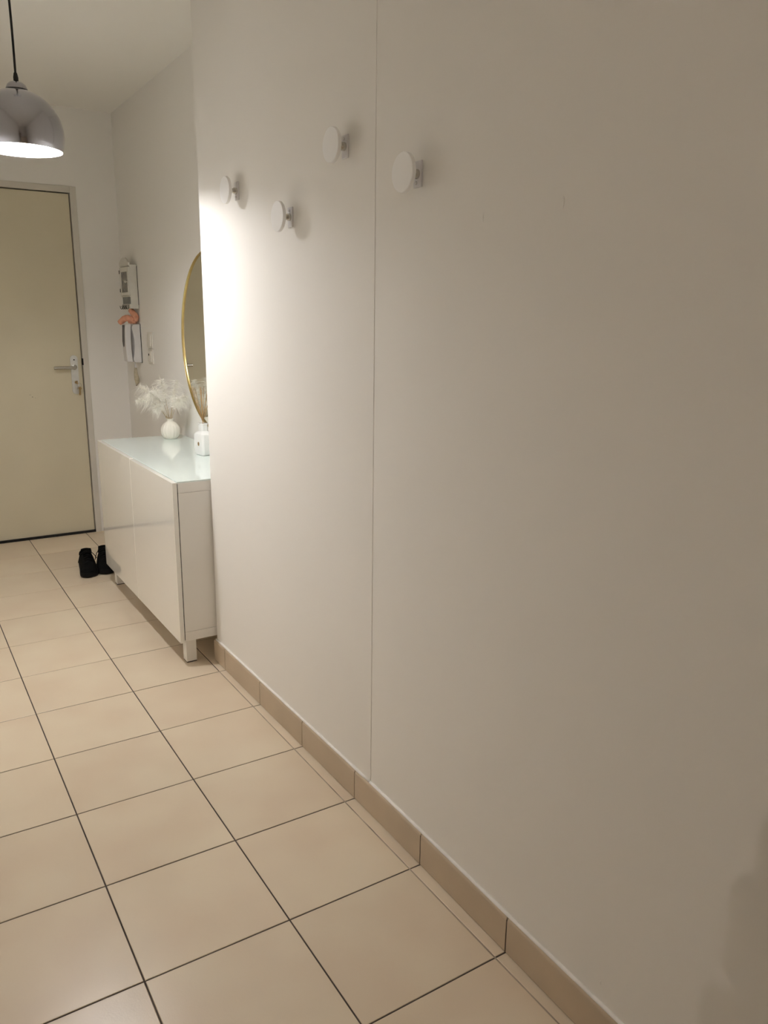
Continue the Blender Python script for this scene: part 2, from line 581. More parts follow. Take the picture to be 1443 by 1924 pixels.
# handle plate with rounded ends, lever, lock cylinder
HX, HZ = 0.998, 0.997
bm = new_bm()
w2, h2 = 0.021, 0.117
poly = []
for k in range(9):
    a = k / 8 * PI
    poly.append((HX + w2 * math.cos(a), HZ + h2 - w2 + w2 * math.sin(a)))
for k in range(9):
    a = PI + k / 8 * PI
    poly.append((HX + w2 * math.cos(a), HZ - h2 + w2 + w2 * math.sin(a)))
add_prism(bm, poly, 'y', LEAF_Y - 0.008, LEAF_Y)
plate = obj('handle_plate', bm, 'alu', door_1)
bm = new_bm()
add_lathe(bm, [(0, 0), (0.0042, 0), (0.0042, 0.003), (0, 0.003)], 12)
o = obj('screw_hole', bm, 'dark_hole', plate)
o.matrix_local = Matrix.Translation((HX, LEAF_Y - 0.0105, HZ + 0.090)) @ Matrix.Rotation(-PI / 2, 4, 'X')
bm = new_bm()
LZ = 1.043
add_tube(bm, [(HX, LEAF_Y, LZ), (HX, LEAF_Y - 0.04, LZ), (HX - 0.004, LEAF_Y - 0.050, LZ), (HX - 0.014, LEAF_Y - 0.054, LZ),
              (HX - 0.125, LEAF_Y - 0.054, LZ - 0.001)], 0.0095, 14)
add_lathe(bm, [(0, 0), (0.015, 0), (0.015, 0.006), (0.010, 0.008), (0, 0.008)], 18,
          mat_m=Matrix.Translation((HX, LEAF_Y - 0.006, LZ)) @ Matrix.Rotation(PI / 2, 4, 'X'))
obj('lever_handle', bm, 'steel', door_1, smooth=40)
bm = new_bm()
add_lathe(bm, [(0, 0), (0.009, 0), (0.009, 0.007), (0, 0.007)], 16,
          mat_m=Matrix.Translation((HX + 0.003, LEAF_Y - 0.007, 0.952)) @ Matrix.Rotation(PI / 2, 4, 'X'))
obj('lock_cylinder', bm, 'brass', door_1, smooth=40)

keys = thing('key_bunch', 'small bunch of keys hanging from the lock of the cream entrance door', 'keys', (HX + 0.003, LEAF_Y - 0.014, 0.952))
bm = new_bm()
add_box(bm, -0.002, 0.002, -0.018, 0.004, -0.006, 0.006, 0.0005)
add_lathe(bm, [(0, -0.0015), (0.011, -0.0015), (0.0115, 0), (0.011, 0.0015), (0, 0.0015)], 16,
          mat_m=Matrix.Translation((0, -0.026, 0)) @ Matrix.Rotation(PI / 2, 4, 'Y'))
obj('lock_key', bm, 'brass', keys, smooth=40)
bm = new_bm()
ring = [(0.010 + 0.012 * math.cos(a), -0.029, -0.016 + 0.013 * math.sin(a)) for a in [k / 16 * 2 * PI for k in range(17)]]
add_tube(bm, ring, 0.0011, 6, cap=False)
obj('key_ring', bm, 'steel', keys, smooth=180)
for (dx, tilt, mt, L) in ((0.014, 0.12, 'brass', 0.052), (0.003, -0.10, 'steel', 0.046)):
    bm = new_bm()
    add_lathe(bm, [(0, -0.0012), (0.0095, -0.0012), (0.0095, 0.0012), (0, 0.0012)], 14, mat_m=Matrix.Translation((0, 0, -0.010)) @ Matrix.Rotation(PI / 2, 4, 'X'))
    add_box(bm, -0.0038, 0.0038, -0.001, 0.001, -L, -0.016, 0.0004)
    for k in range(3):
        add_box(bm, 0.003, 0.0058, -0.001, 0.001, -L + 0.004 + k * 0.008, -L + 0.008 + k * 0.008)
    o = obj('key', bm, mt, keys, smooth=40)
    o.location = (dx, -0.030, -0.024)
    o.rotation_euler = (0, tilt, 0.3)

# ------------------------------------------------------------------ pendant lamp
PX, PY, PZ, PR = 0.476, 3.0, 1.925, 0.133
lamp = thing('pendant_lamp', 'chrome dome pendant lamp with lit bulb hanging on a black cable', 'lamp', (PX, PY, PZ))
a_rim = math.asin(-0.050 / PR)
a_top = math.asin(0.128 / PR)
n = 28
prof = []
for k in range(n + 1):
    a = a_rim + (a_top - a_rim) * k / n
    prof.append((PR * math.cos(a), PR * math.sin(a)))
bm = new_bm()
add_lathe(bm, prof + [(0, prof[-1][1])], 64)
shade = obj('shade', bm, 'chrome', lamp, smooth=60)
bm = new_bm()
inner = [(r * 0.985 - 0.0005, z * 0.985) for r, z in prof]
inner[0] = (prof[0][0], prof[0][1] - 0.0005)
add_lathe(bm, [(prof[0][0] + 0.0008, prof[0][1] + 0.001)] + inner + [(0, inner[-1][1])], 64)
me_o = obj('shade_lining', bm, 'shade_white', shade, smooth=60)
bm = new_bm()
ct = prof[-1][1]
add_lathe(bm, [(0.0325, ct - 0.004), (0.0335, ct), (0.0325, ct + 0.006), (0.028, ct + 0.016), (0.020, ct + 0.023), (0.010, ct + 0.027), (0, ct + 0.028)], 32)
obj('cap', bm, 'chrome', lamp, smooth=60)
bm = new_bm()
add_lathe(bm, [(0, ct - 0.001), (0.0345, ct - 0.001), (0.0350, ct + 0.0012), (0.0345, ct + 0.0025), (0, ct + 0.0025)], 32)
obj('cap_shadow_ring', bm, 'cable_black', lamp, smooth=40)  # black ring painting in the dark shadow gap below the cap
bm = new_bm()
cz = ct + 0.026
add_lathe(bm, [(0, cz), (0.0075, cz), (0.0078, cz + 0.012), (0.0055, cz + 0.024), (0.0048, cz + 0.026), (0, cz + 0.026)], 16)
obj('cord_grip', bm, 'cable_black', lamp, smooth=40)
bm = new_bm()
cl = CEIL - PZ
pts = []
for k in range(13):
    t = k / 12
    pts.append((0.006 * math.sin(t * PI) * 0.6 - 0.004 * t, 0.003 * math.sin(t * 5), cz + 0.02 + (cl - cz - 0.04) * t))
add_tube(bm, pts, 0.0036, 8)
obj('cord', bm, 'cable_black', lamp, smooth=180)
bm = new_bm()
add_lathe(bm, [(0, cl - 0.045), (0.012, cl - 0.045), (0.045, cl - 0.030), (0.050, cl), (0, cl)], 32)
obj('ceiling_rose', bm, 'chrome_clean', lamp, smooth=40)
bm = new_bm()
add_lathe(bm, [(0, 0.125), (0.019, 0.125), (0.019, 0.070), (0.014, 0.067), (0, 0.067)], 24)
obj('bulb_socket', bm, 'shade_white', lamp, smooth=40)
bm = new_bm()
br = 0.030
bp = [(0, -0.027)]
for k in range(1, 6):
    a = -PI / 2 + k / 5 * PI / 2
    bp.append((br * math.cos(a), 0.003 + br * math.sin(a)))
bp += [(0.030, 0.024), (0.027, 0.042), (0.020, 0.060), (0.014, 0.068), (0, 0.068)]
add_lathe(bm, bp, 16)
obj('bulb', bm, 'bulb_glow', lamp, smooth=180)

# ------------------------------------------------------------------ globe lamp in the room behind the camera
GX, GY, GZ = -0.80, -0.398, 1.890
g = thing('bare_bulb_lamp', 'tiny bare bulb hanging on a cord in the room behind the photographer', 'lamp', (GX, GY, GZ))
bm = new_bm()
add_lathe(bm, [(0, -0.0042)] + [(0.0042 * math.cos(-PI / 2 + k / 6 * PI), 0.0042 * math.sin(-PI / 2 + k / 6 * PI)) for k in range(1, 6)] + [(0, 0.0042)], 12)
obj('bulb', bm, 'globe_glow', g, smooth=180)
bm = new_bm()
add_lathe(bm, [(0, 0.004), (0.003, 0.004), (0.012, 0.02), (0.014, 0.07), (0.006, 0.085), (0, 0.085)], 20)
obj('lamp_holder', bm, 'cable_black', g, smooth=40)
bm = new_bm()
add_tube(bm, [(0, 0, 0.08), (0, 0, CEIL - GZ - 0.01)], 0.003, 8)
obj('cord', bm, 'cable_black', g, smooth=180)
bm = new_bm()
add_lathe(bm, [(0, CEIL - GZ - 0.03), (0.04, CEIL - GZ - 0.025), (0.045, CEIL - GZ), (0, CEIL - GZ)], 24)
obj('ceiling_rose', bm, 'shade_white', g, smooth=40)

# ------------------------------------------------------------------ sideboard in the niche
CY0, CY1 = 2.868, 4.066
CXF, CXB = 0.892, 1.300
CZ0, CZ1 = 0.105, 0.742
cab = thing('sideboard', 'white two-door sideboard on square legs standing in the wall niche', 'sideboard', (0, 0, 0))
T = 0.038
boxo('top_panel', (CXF, CXB, CY0, CY1, CZ1 - T, CZ1), 'foil_white', cab, 0.001)
boxo('bottom_panel', (CXF, CXB, CY0, CY1, CZ0, CZ0 + T), 'foil_white', cab, 0.001)
boxo('side_panel', (CXF, CXB, CY0, CY0 + 0.018, CZ0 + T + 0.0008, CZ1 - T - 0.0008), 'foil_white', cab, 0.0006)
boxo('side_panel', (CXF, CXB, CY1 - 0.018, CY1, CZ0 + T + 0.0008, CZ1 - T - 0.0008), 'foil_white', cab, 0.0006)
boxo('divider_panel', (CXF, CXB - 0.01, (CY0 + CY1) / 2 - 0.012, (CY0 + CY1) / 2 + 0.012, CZ0 + T, CZ1 - T), 'foil_white', cab)
boxo('back_panel', (CXB - 0.008, CXB - 0.001, CY0 + 0.018, CY1 - 0.018, CZ0 + T, CZ1 - T), 'foil_white', cab)
boxo('shadow_gap', (CXF - 0.003, CXF + 0.002, CY0 + 0.003, CY1 - 0.003, CZ0 + 0.004, CZ1 - 0.004), 'dark_gap', cab)
ymid = (CY0 + CY1) / 2
for (a, b, dz) in ((CY0 - 0.002, ymid - 0.0015, 0.0), (ymid + 0.0015, CY1 + 0.002, 0.0015)):
    d = boxo('door', (CXF - 0.021, CXF - 0.0035, a, b, CZ0 - 0.004, CZ1 + 0.003 + dz), 'gloss_white', cab, 0.0009)
    # polished edge band round the door
    for (x0, x1, y0, y1, z0, z1) in ((CXF - 0.0195, CXF - 0.004, a - 0.0004, a + 0.001, CZ0 - 0.003, CZ1 + dz + 0.002),
                                     (CXF - 0.0195, CXF - 0.004, b - 0.001, b + 0.0004, CZ0 - 0.003, CZ1 + dz + 0.002)):
        boxo('edge_band', (x0, x1, y0, y1, z0, z1), 'lacquer_edge', d)
for lx in (CXF + 0.010, CXB - 0.055):
    for ly in (CY0 + 0.030, CY1 - 0.065):
        l = boxo('leg', (lx, lx + 0.042, ly, ly + 0.042, 0.004, CZ0), 'foil_white', cab, 0.001)
        boxo('foot_pad', (lx + 0.001, lx + 0.041, ly + 0.001, ly + 0.041, 0.0, 0.005), 'dark_gap', l)

gt = boxo('glass_top', (CXF - 0.002, CXB, CY0 + 0.001, CY1 - 0.001, CZ1, CZ1 + 0.006), 'glass_top', None, 0.0012)
tag(gt, 'pale mint glass panel lying on top of the white sideboard', 'glass panel')
GTZ = CZ1 + 0.006

# ------------------------------------------------------------------ round mirror
mir = thing('round_mirror', 'large round wall mirror with thin brass frame above the sideboard', 'mirror', (NICHE_X, 3.554, 1.240))
RX = Matrix.Rotation(-PI / 2, 4, 'Y')
bm = new_bm()
R = 0.407
add_lathe(bm, [(R - 0.0045, 0.002), (R - 0.0045, 0.0215), (R - 0.004, 0.0225), (R - 0.001, 0.0225), (R, 0.0215), (R, 0.002), (R - 0.0045, 0.002)], 128, mat_m=RX)
obj('frame', bm, 'gold', mir, smooth=40)
bm = new_bm()
add_lathe(bm, [(0, 0.012), (R - 0.0045, 0.012), (R - 0.0045, 0.016), (0, 0.016)], 128, mat_m=RX)
obj('mirror_glass', bm, 'mirror', mir, smooth=40)
bm = new_bm()
add_lathe(bm, [(0, 0.0), (R - 0.0065, 0.0), (R - 0.0065, 0.011), (0, 0.011)], 64, mat_m=RX)
obj('backing', bm, 'dark_gap', mir, smooth=40)

# ------------------------------------------------------------------ ribbed vase with feather plumes
VX, VY = 1.205, 3.945
vase = thing('ribbed_vase', 'round cream ribbed ceramic vase holding feather plumes on the sideboard', 'vase', (VX, VY, GTZ))


def rib(a, z):
    w = max(0.0, min(1.0, z / 0.012)) * max(0.0, min(1.0, (0.088 - z) / 0.014))
    return 1.0 - 0.055 * w * (1 - abs(math.cos(a * 8)))


bm = new_bm()
vp = [(0, 0.0), (0.026, 0.0), (0.032, 0.003), (0.041, 0.014), (0.0465, 0.028), (0.0485, 0.042), (0.046, 0.057), (0.039, 0.070), (0.029, 0.080),
      (0.0195, 0.086), (0.0165, 0.090), (0.0165, 0.096), (0.0195, 0.100), (0.0195, 0.102), (0.0155, 0.102), (0.0135, 0.096), (0.0135, 0.085), (0.02, 0.07), (0, 0.06)]
add_lathe(bm, vp, 96, rib=rib)
obj('vase_body', bm, 'ceramic_matte', vase, smooth=50)

mouth = Vector((0, 0, 0.098))
# (tip offset from the vase mouth, bow height, barb length)
plumes = [((-0.165, -0.02, 0.100), 0.085, 0.034), ((-0.135, 0.03, 0.165), 0.060, 0.036), ((-0.090, -0.05, 0.055), 0.080, 0.030),
          ((-0.030, 0.02, 0.195), 0.020, 0.040), ((0.048, 0.01, 0.190), 0.020, 0.036), ((0.072, -0.05, 0.110), 0.060, 0.032),
          ((-0.060, 0.05, 0.150), 0.060, 0.040), ((0.030, -0.09, 0.100), 0.070, 0.036), ((-0.105, -0.03, 0.140), 0.06, 0.036)]
plume_labels = [
    'off-white feather plume drooping farthest out over the sideboard doors, in the ribbed vase',
    'off-white feather plume reaching up towards the intercom side of the bunch in the vase',
    'short off-white feather plume hanging lowest beside the neck of the ribbed vase',
    'off-white feather plume standing tallest in the middle of the ribbed vase bunch',
    'off-white feather plume standing upright on the mirror side of the bunch',
    'off-white feather plume arching low towards the mirror from the ribbed vase',
    'off-white feather plume at the back of the bunch, nearest the entrance door',
    'off-white feather plume arching forward over the ribbed vase towards the diffuser',
    'off-white feather plume between the outermost and the upward ones in the ribbed vase']
for n_, (tip, bow, bl) in enumerate(plumes):
    pt = thing('feather_plume', plume_labels[n_], 'dried plume', (VX, VY, GTZ), group='feather plumes in the ribbed vase')
    tip = mouth + Vector(tip)
    base = Vector((0.004 * math.cos(n_ * 2.1), 0.004 * math.sin(n_ * 2.1), 0.066))
    mid = mouth.lerp(tip, 0.42) + Vector((0, 0, bow))
    spine = []
    for k in range(25):
        t = k / 24
        p = (1 - t) ** 2 * base + 2 * t * (1 - t) * mid + t * t * tip
        rr = math.hypot(p.x, p.y)
        if p.z < 0.104 and rr > 0.009:           # stay inside the mouth
            p.x *= 0.009 / rr
            p.y *= 0.009 / rr
        spine.append(p)
    bm = new_bm()
    add_tube(bm, spine[:14], [0.0014] * 9 + [0.0011] * 5, 6)
    obj('stem', bm, 'stem_straw', pt, smooth=180)
    bm = new_bm()
    rnd = random.Random(100 + n_)
    for q in range(760):
        t = 0.40 + 0.60 * rnd.random() ** 0.8
        fi = t * 24
        i0 = min(23, int(fi))
        p0 = spine[i0].lerp(spine[i0 + 1], fi - i0)
        tang = (spine[min(24, i0 + 1)] - spine[max(0, i0 - 1)]).normalized()
        rv = Vector((rnd.gauss(0, 1), rnd.gauss(0, 1), rnd.gauss(0, 1) + 0.15)).normalized()
        d = (rv - tang * rv.dot(tang) * 0.6 + tang * 0.32).normalized()
        L = bl * (rnd.uniform(0.4, 1.1) if q % 4 else rnd.uniform(1.2, 2.1)) * (1.0 - 0.35 * abs(t - 0.65) / 0.35)
        w = rnd.uniform(0.0003, 0.0008)
        side = d.cross(rv + Vector((0.1, 0.3, 0.2))).normalized() * w
        prev = None
        for k in range(5):
            s_ = k / 4
            c = p0 + d * L * s_ + Vector((0, 0, -0.35)) * L * s_ * s_ + rv * L * 0.12 * math.sin(s_ * 5 + q)
            cx = c + Vector((VX, VY, GTZ))
            if cx.x > NICHE_X - 0.008:
                c.x = NICHE_X - 0.008 - VX
            ww = side * (1 - s_ * 0.8)
            cur = (bm.verts.new(c - ww), bm.verts.new(c + ww))
            if prev:
                bm.faces.new((prev[0], prev[1], cur[1], cur[0]))
            prev = cur
    o = obj('plume', bm, 'feather', pt, smooth=180)

# ------------------------------------------------------------------ reed diffuser
DXc, DYc = 1.187, 3.402
dif = thing('reed_diffuser', 'glossy white flask-shaped diffuser bottle with small brown emblem on the sideboard', 'diffuser', (DXc, DYc, GTZ), rotz=math.radians(10))


def chamf(ax, ay, c):
    return [(-ax + c, -ay), (ax - c, -ay), (ax, -ay + c), (ax, ay - c), (ax - c, ay), (-ax + c, ay), (-ax, ay - c), (-ax, -ay + c)]


bm = new_bm()
levels = [(0.022, 0.030, 0.006, 0.0), (0.0245, 0.034, 0.007, 0.002), (0.0275, 0.040, 0.008, 0.014), (0.0285, 0.0415, 0.008, 0.030), (0.0285, 0.0415, 0.008, 0.086),
          (0.027, 0.039, 0.008, 0.095), (0.021, 0.028, 0.008, 0.104), (0.0165, 0.0175, 0.007, 0.108), (0.0165, 0.0175, 0.007, 0.135), (0.0185, 0.0195, 0.008, 0.137),
          (0.0185, 0.0195, 0.008, 0.142), (0.0120, 0.0120, 0.005, 0.1425), (0.0110, 0.0110, 0.0045, 0.120)]
rings = []
for ax, ay, c, z in levels:
    rings.append([bm.verts.new((x, y, z)) for x, y in chamf(ax, ay, c)])
for a, b in zip(rings[:-1], rings[1:]):
    for k in range(8):
        bm.faces.new((a[k], a[(k + 1) % 8], b[(k + 1) % 8], b[k]))
bm.faces.new(list(reversed(rings[0])))
bm.faces.new(rings[-1])
es = [e for e in bm.edges if abs(e.verts[0].co.z - e.verts[1].co.z) > 0.004 and 0.01 < max(e.verts[0].co.z, e.verts[1].co.z) < 0.11]
obj('bottle', bm, 'ceramic_gloss', dif, smooth=32)
bm = new_bm()
add_lathe(bm, [(0, 0.0012), (0.0062, 0.0012), (0.0068, 0.0), (0, 0)], 20, mat_m=Matrix.Translation((-0.0286, -0.004, 0.052)) @ Matrix.Rotation(-PI / 2, 4, 'Y') @ Matrix.Diagonal((1.35, 1, 1, 1)))
obj('emblem', bm, 'emblem_gold', dif, smooth=30)
rnd = random.Random(5)
reed_tips = [(-0.042, 0.02), (-0.036, -0.02), (-0.028, 0.035), (-0.013, -0.03), (0.000, 0.02), (0.007, -0.01), (0.013, 0.04), (0.030, 0.0), (0.038, 0.02), (0.044, -0.02)]
for k, (tx, ty) in enumerate(reed_tips):
    h_ = 0.297 + rnd.uniform(-0.012, 0.008)
    bx, by = -tx * 0.16, -ty * 0.16
    bm = new_bm()
    tz0 = 0.1215
    add_tube(bm, [(bx, by, tz0), ((bx + tx) / 2, (by + ty) / 2, (tz0 + h_) / 2), (tx, ty, h_)], 0.0013, 8)
    o = obj('diffuser_reed', bm, 'reed', None, smooth=40, loc=(DXc, DYc, GTZ))
    tag(o, 'thin brown wooden reed standing in the white diffuser bottle', 'reed', 'reeds in the diffuser bottle')

# small metal cup half hidden behind the corner of the right wall
cup = thing('metal_cup', 'small grey metal cup on the sideboard peeking past the wall corner', 'cup', (1.066, 2.915, GTZ))
bm = new_bm()
add_lathe(bm, [(0, 0), (0.018, 0), (0.021, 0.003), (0.023, 0.024), (0.0245, 0.026), (0.0225, 0.0255), (0.0195, 0.005), (0, 0.004)], 32)
obj('cup_body', bm, 'cup_grey', cup, smooth=40)

# ------------------------------------------------------------------ key cabinet on the niche wall
KY0, KY1, KZ0, KZ1 = 4.768, 4.950, 1.391, 1.628
KXF, KXB = 1.262, NICHE_X
kb = thing('key_cabinet', 'small white wooden key cabinet with gabled top and dark glass door', 'key cabinet', (0, 0, 0))
t_ = 0.008
boxo('side_panel', (KXF + 0.006, KXB - 0.004, KY0, KY0 + t_, KZ0, KZ1), 'box_white', kb, 0.0008)
boxo('side_panel', (KXF + 0.006, KXB - 0.004, KY1 - t_, KY1, KZ0, KZ1), 'box_white', kb, 0.0008)
bm = new_bm()
add_box(bm, KXF, KXB - 0.004, KY0 - 0.003, KY1 + 0.003, KZ1, KZ1 + t_, 0.001)
obj('top_board', bm, 'box_white', kb, smooth=40)
boxo('back_board', (KXB - 0.003, KXB - 0.0005, KY0 + 0.004, KY1, KZ0 + 0.02, KZ1), 'seal_black', kb)
bm = new_bm()
yc = (KY0 + KY1) / 2
poly = [(KY0 - 0.006, KZ1 + t_)]
for k in range(11):
    a = k / 10
    yy = KY0 - 0.006 + (KY1 - KY0 + 0.012) * a
    poly.append((yy, KZ1 + t_ + 0.010 + 0.032 * math.sin(a * PI) ** 0.8))
poly.append((KY1 + 0.006, KZ1 + t_))
add_prism(bm, poly, 'x', KXF - 0.002, KXF + 0.008)
obj('gable', bm, 'box_white', kb)
dz0, dz1 = KZ0 + 0.076, KZ1 - 0.004
bm = new_bm()
fw_ = 0.022
add_box(bm, KXF - 0.004, KXF + 0.008, KY0 + 0.001, KY0 + fw_, dz0, dz1, 0.0008)
add_box(bm, KXF - 0.004, KXF + 0.008, KY1 - fw_, KY1 - 0.001, dz0, dz1, 0.0008)
add_box(bm, KXF - 0.004, KXF + 0.008, KY0 + fw_, KY1 - fw_, dz1 - 0.026, dz1, 0.0008)
add_box(bm, KXF - 0.004, KXF + 0.008, KY0 + fw_, KY1 - fw_, dz0, dz0 + 0.016, 0.0008)
kdoor = obj('door_frame', bm, 'box_white', kb, smooth=40)
boxo('pane', (KXF - 0.0005, KXF + 0.002, KY0 + fw_ - 0.002, KY1 - fw_ + 0.002, dz0 + 0.014, dz1 - 0.024), 'box_glass', kdoor)
bm = new_bm()
add_lathe(bm, [(0, 0), (0.003, 0), (0.003, 0.006), (0.006, 0.009), (0.0065, 0.013), (0.004, 0.017), (0, 0.018)], 18,
          mat_m=Matrix.Translation((KXF - 0.004, KY0 + 0.016, (dz0 + dz1) / 2 - 0.005)) @ Matrix.Rotation(-PI / 2, 4, 'Y'))
obj('door_knob', bm, 'box_white', kdoor, smooth=50)
for zz in (dz0 + 0.018, dz1 - 0.035):
    boxo('hinge', (KXF - 0.007, KXF + 0.004, KY1 - 0.003, KY1 + 0.003, zz, zz + 0.020), 'hook_bronze', kb)
bm = new_bm()
add_box(bm, KXF, KXF + 0.008, KY0 + 0.001, KY1 - 0.001, KZ0, KZ0 + 0.026, 0.0008)
add_box(bm, KXF, KXF + 0.008, KY0 + 0.001, KY1 - 0.001, KZ0 + 0.066, KZ0 + 0.074, 0.0008)
obj('front_rail', bm, 'box_white', kb, smooth=40)
boxo('slate_panel', (KXF + 0.003, KXF + 0.006, KY0 + 0.008, KY1 - 0.012, KZ0 + 0.026, KZ0 + 0.066), 'slate', kb)
for k in range(4):
    y = KY0 + 0.030 + k * 0.041
    bm = new_bm()
    pts = [(KXF + 0.001, y, KZ0 + 0.024), (KXF - 0.003, y, KZ0 + 0.018)]
    for q in range(9):
        pts.append((KXF - 0.011 + 0.008 * math.cos(PI * q / 8), y, KZ0 + 0.008 - 0.010 * math.sin(PI * q / 8)))
    pts.append((KXF - 0.020, y, KZ0 + 0.016))
    add_tube(bm, pts, 0.0019, 6)
    obj('hook', bm, 'hook_bronze', kb, smooth=180)

# ------------------------------------------------------------------ intercom handset on the niche wall
IY0, IY1, IZ0, IZ1 = 4.772, 4.868, 1.083, 1.304
ic = thing('intercom', 'white wall intercom phone with dark grey inlay beside the light switches', 'intercom', (NICHE_X, (IY0 + IY1) / 2, IZ0))
hw = (IY1 - IY0) / 2
H = IZ1 - IZ0
bm = new_bm()
poly = [(-0.001, 0.0), (-0.040, 0.002), (-0.047, 0.010)]
for k in range(9):
    t = k / 8
    poly.append((-0.050 + 0.012 * math.sin(t * PI), 0.022 + (H - 0.045) * t))
poly += [(-0.047, H - 0.010), (-0.040, H - 0.002), (-0.001, H)]
add_prism(bm, poly, 'y', -hw, hw)
obj('base', bm, 'intercom_white', ic, smooth=30)
boxo('wall_plate', (-0.003, -0.0004, -hw - 0.0035, hw + 0.002, -0.002, H + 0.001), 'seal_black', ic)
bm = new_bm()
front = []
back = []
for k in range(13):
    t = k / 12
    bow = 0.010 * math.sin(t * PI)
    front.append((-0.084 - bow * 0.5, 0.006 + (H - 0.008) * t))
    back.append((-0.051 - bow * 0.55, 0.006 + (H - 0.008) * t))
back[0] = (-0.0505, 0.002); back[-1] = (-0.0505, H)
poly = front + list(reversed(back))
vs = add_prism(bm, poly, 'y', -0.040, 0.036)
hs = obj('handset', bm, 'intercom_white', ic, smooth=40)
md = hs.modifiers.new('bevel', 'BEVEL')
md.width = 0.005
md.segments = 3
md.limit_method = 'ANGLE'
bm = new_bm()
poly = [(-0.012, H * 0.44), (0.002, H * 0.40), (0.018, H * 0.44), (0.026, H * 0.55), (0.026, H * 0.97), (-0.024, H * 0.97), (-0.022, H * 0.55)]
A = []
for (yy, zz) in poly:
    t = (zz - 0.006) / (H - 0.008)
    A.append((yy, zz, -0.084 - 0.005 * math.sin(max(0, min(1, t)) * PI)))
va = [bm.verts.new((x - 0.0016, y, z)) for y, z, x in A]
vb = [bm.verts.new((x + 0.006, y, z)) for y, z, x in A]
bm.faces.new(va)
bm.faces.new(list(reversed(vb)))
for k in range(len(va)):
    bm.faces.new((va[k], vb[k], vb[(k + 1) % len(va)], va[(k + 1) % len(va)]))
obj('inlay', bm, 'intercom_grey', hs)
# hanging cord with a beige pod-shaped tag
bm = new_bm()
add_tube(bm, [(-0.030, 0.004, 0.004), (-0.031, 0.006, -0.012), (-0.028, 0.004, -0.026), (-0.029, 0.002, -0.036)], [0.0035, 0.004, 0.0045, 0.006], 10)
obj('cord_outlet', bm, 'intercom_white', ic, smooth=180)

strap = thing('beige_strap', 'beige cloth loop hanging below the white intercom phone', 'strap', (NICHE_X - 0.029, (IY0 + IY1) / 2, IZ0 - 0.034))
bm = new_bm()
pts = [(0.0, 0.002, 0.002), (-0.001, 0.004, -0.020), (0.0, 0.003, -0.045), (0.002, -0.002, -0.065), (0.003, -0.006, -0.082), (0.001, 0.002, -0.095), (0.0, 0.006, -0.101)]
add_tube(bm, pts, [0.007, 0.010, 0.0125, 0.015, 0.013, 0.007, 0.003], 12)
obj('cloth_loop', bm, 'beige_strap', strap, smooth=180)
bm = new_bm()
add_lathe(bm, [(0, 0), (0.004, 0.001), (0.0045, 0.004), (0, 0.0065)], 12, center=(0, 0.006, -0.105))
obj('end_bead', bm, 'hook_bronze', strap, smooth=180)

# ------------------------------------------------------------------ orange scrunched cloth on top of the intercom
oc = thing('orange_hair_band', 'scrunched orange fabric hair band resting on top of the intercom phone', 'hair band', (NICHE_X - 0.03, (IY0 + IY1) / 2, IZ1))
bm = new_bm()


def lumpy(pts, rads, ph):
    rings = add_tube(bm, pts, rads, 18)
    for i, r in enumerate(rings):
        for k, v in enumerate(r):
            c = sum((q.co for q in r), Vector()) / len(r)
            f = 1 + 0.10 * math.sin(k * 2 * PI / 18 * 5 + i * 0.9 + ph)
            v.co = c + (v.co - c) * f


def sm(pts, n=18):
    out = []
    P = [Vector(p) for p in pts]
    P = [P[0]] + P + [P[-1]]
    for i in range(1, len(P) - 2):
        for k in range(n // (len(P) - 3)):
            t = k / (n // (len(P) - 3))
            a, b, c, d = P[i - 1], P[i], P[i + 1], P[i + 2]
            out.append(0.5 * (2 * b + (c - a) * t + (2 * a - 5 * b + 4 * c - d) * t * t + (3 * b - a - 3 * c + d) * t ** 3))
    out.append(P[-2])
    return out


def rr(n, peak, ends):
    return [ends + (peak - ends) * math.sin(PI * (0.08 + 0.84 * k / (n - 1))) ** 0.7 for k in range(n)]


p1 = sm([(0.014, -0.028, 0.016), (0.010, -0.030, 0.045), (-0.004, -0.006, 0.072), (-0.002, 0.010, 0.082)])
lumpy(p1, rr(len(p1), 0.017, 0.008), 0.0)
p2 = sm([(0.004, -0.022, 0.022), (-0.020, -0.004, 0.032), (-0.042, 0.024, 0.028), (-0.066, 0.044, 0.004)])
lumpy(p2, rr(len(p2), 0.018, 0.011), 1.7)
p3 = sm([(0.012, -0.030, 0.013), (-0.004, -0.010, 0.013), (-0.020, 0.010, 0.014)])
lumpy(p3, rr(len(p3), 0.012, 0.008), 0.6)
obj('ruffle', bm, 'orange_cloth', oc, smooth=180)

# ------------------------------------------------------------------ light switches
for (y0, y1, z0, z1, lab, dot) in ((4.530, 4.622, 1.172, 1.262, 'white square light switch on the niche wall, upper of the two', False),
                                   (4.530, 4.618, 1.086, 1.168, 'white square light switch with dark pilot dot, lower of the two', True)):
    sw = thing('light_switch', lab, 'light switch', (NICHE_X, (y0 + y1) / 2, (z0 + z1) / 2), group='light switches beside the intercom')
    a, b = (y1 - y0) / 2, (z1 - z0) / 2
    boxo('cover_plate', (-0.008, -0.0002, -a, a, -b, b), 'switch_white', sw, 0.0025)
    rk = new_bm()
    vs = add_box(rk, -0.0135, -0.0075, -a + 0.014, a - 0.014, -b + 0.012, b - 0.012, 0.0015, rot=Matrix.Rotation(0.06, 4, 'Y'))
    obj('rocker', rk, 'switch_white', sw, smooth=40)
    boxo('pilot_mark', (-0.0142, -0.0128, 0.006, 0.016 if not dot else 0.018, (0.004 if dot else -b + 0.012), (0.016 if dot else -b + 0.017)), 'dark_hole', sw)

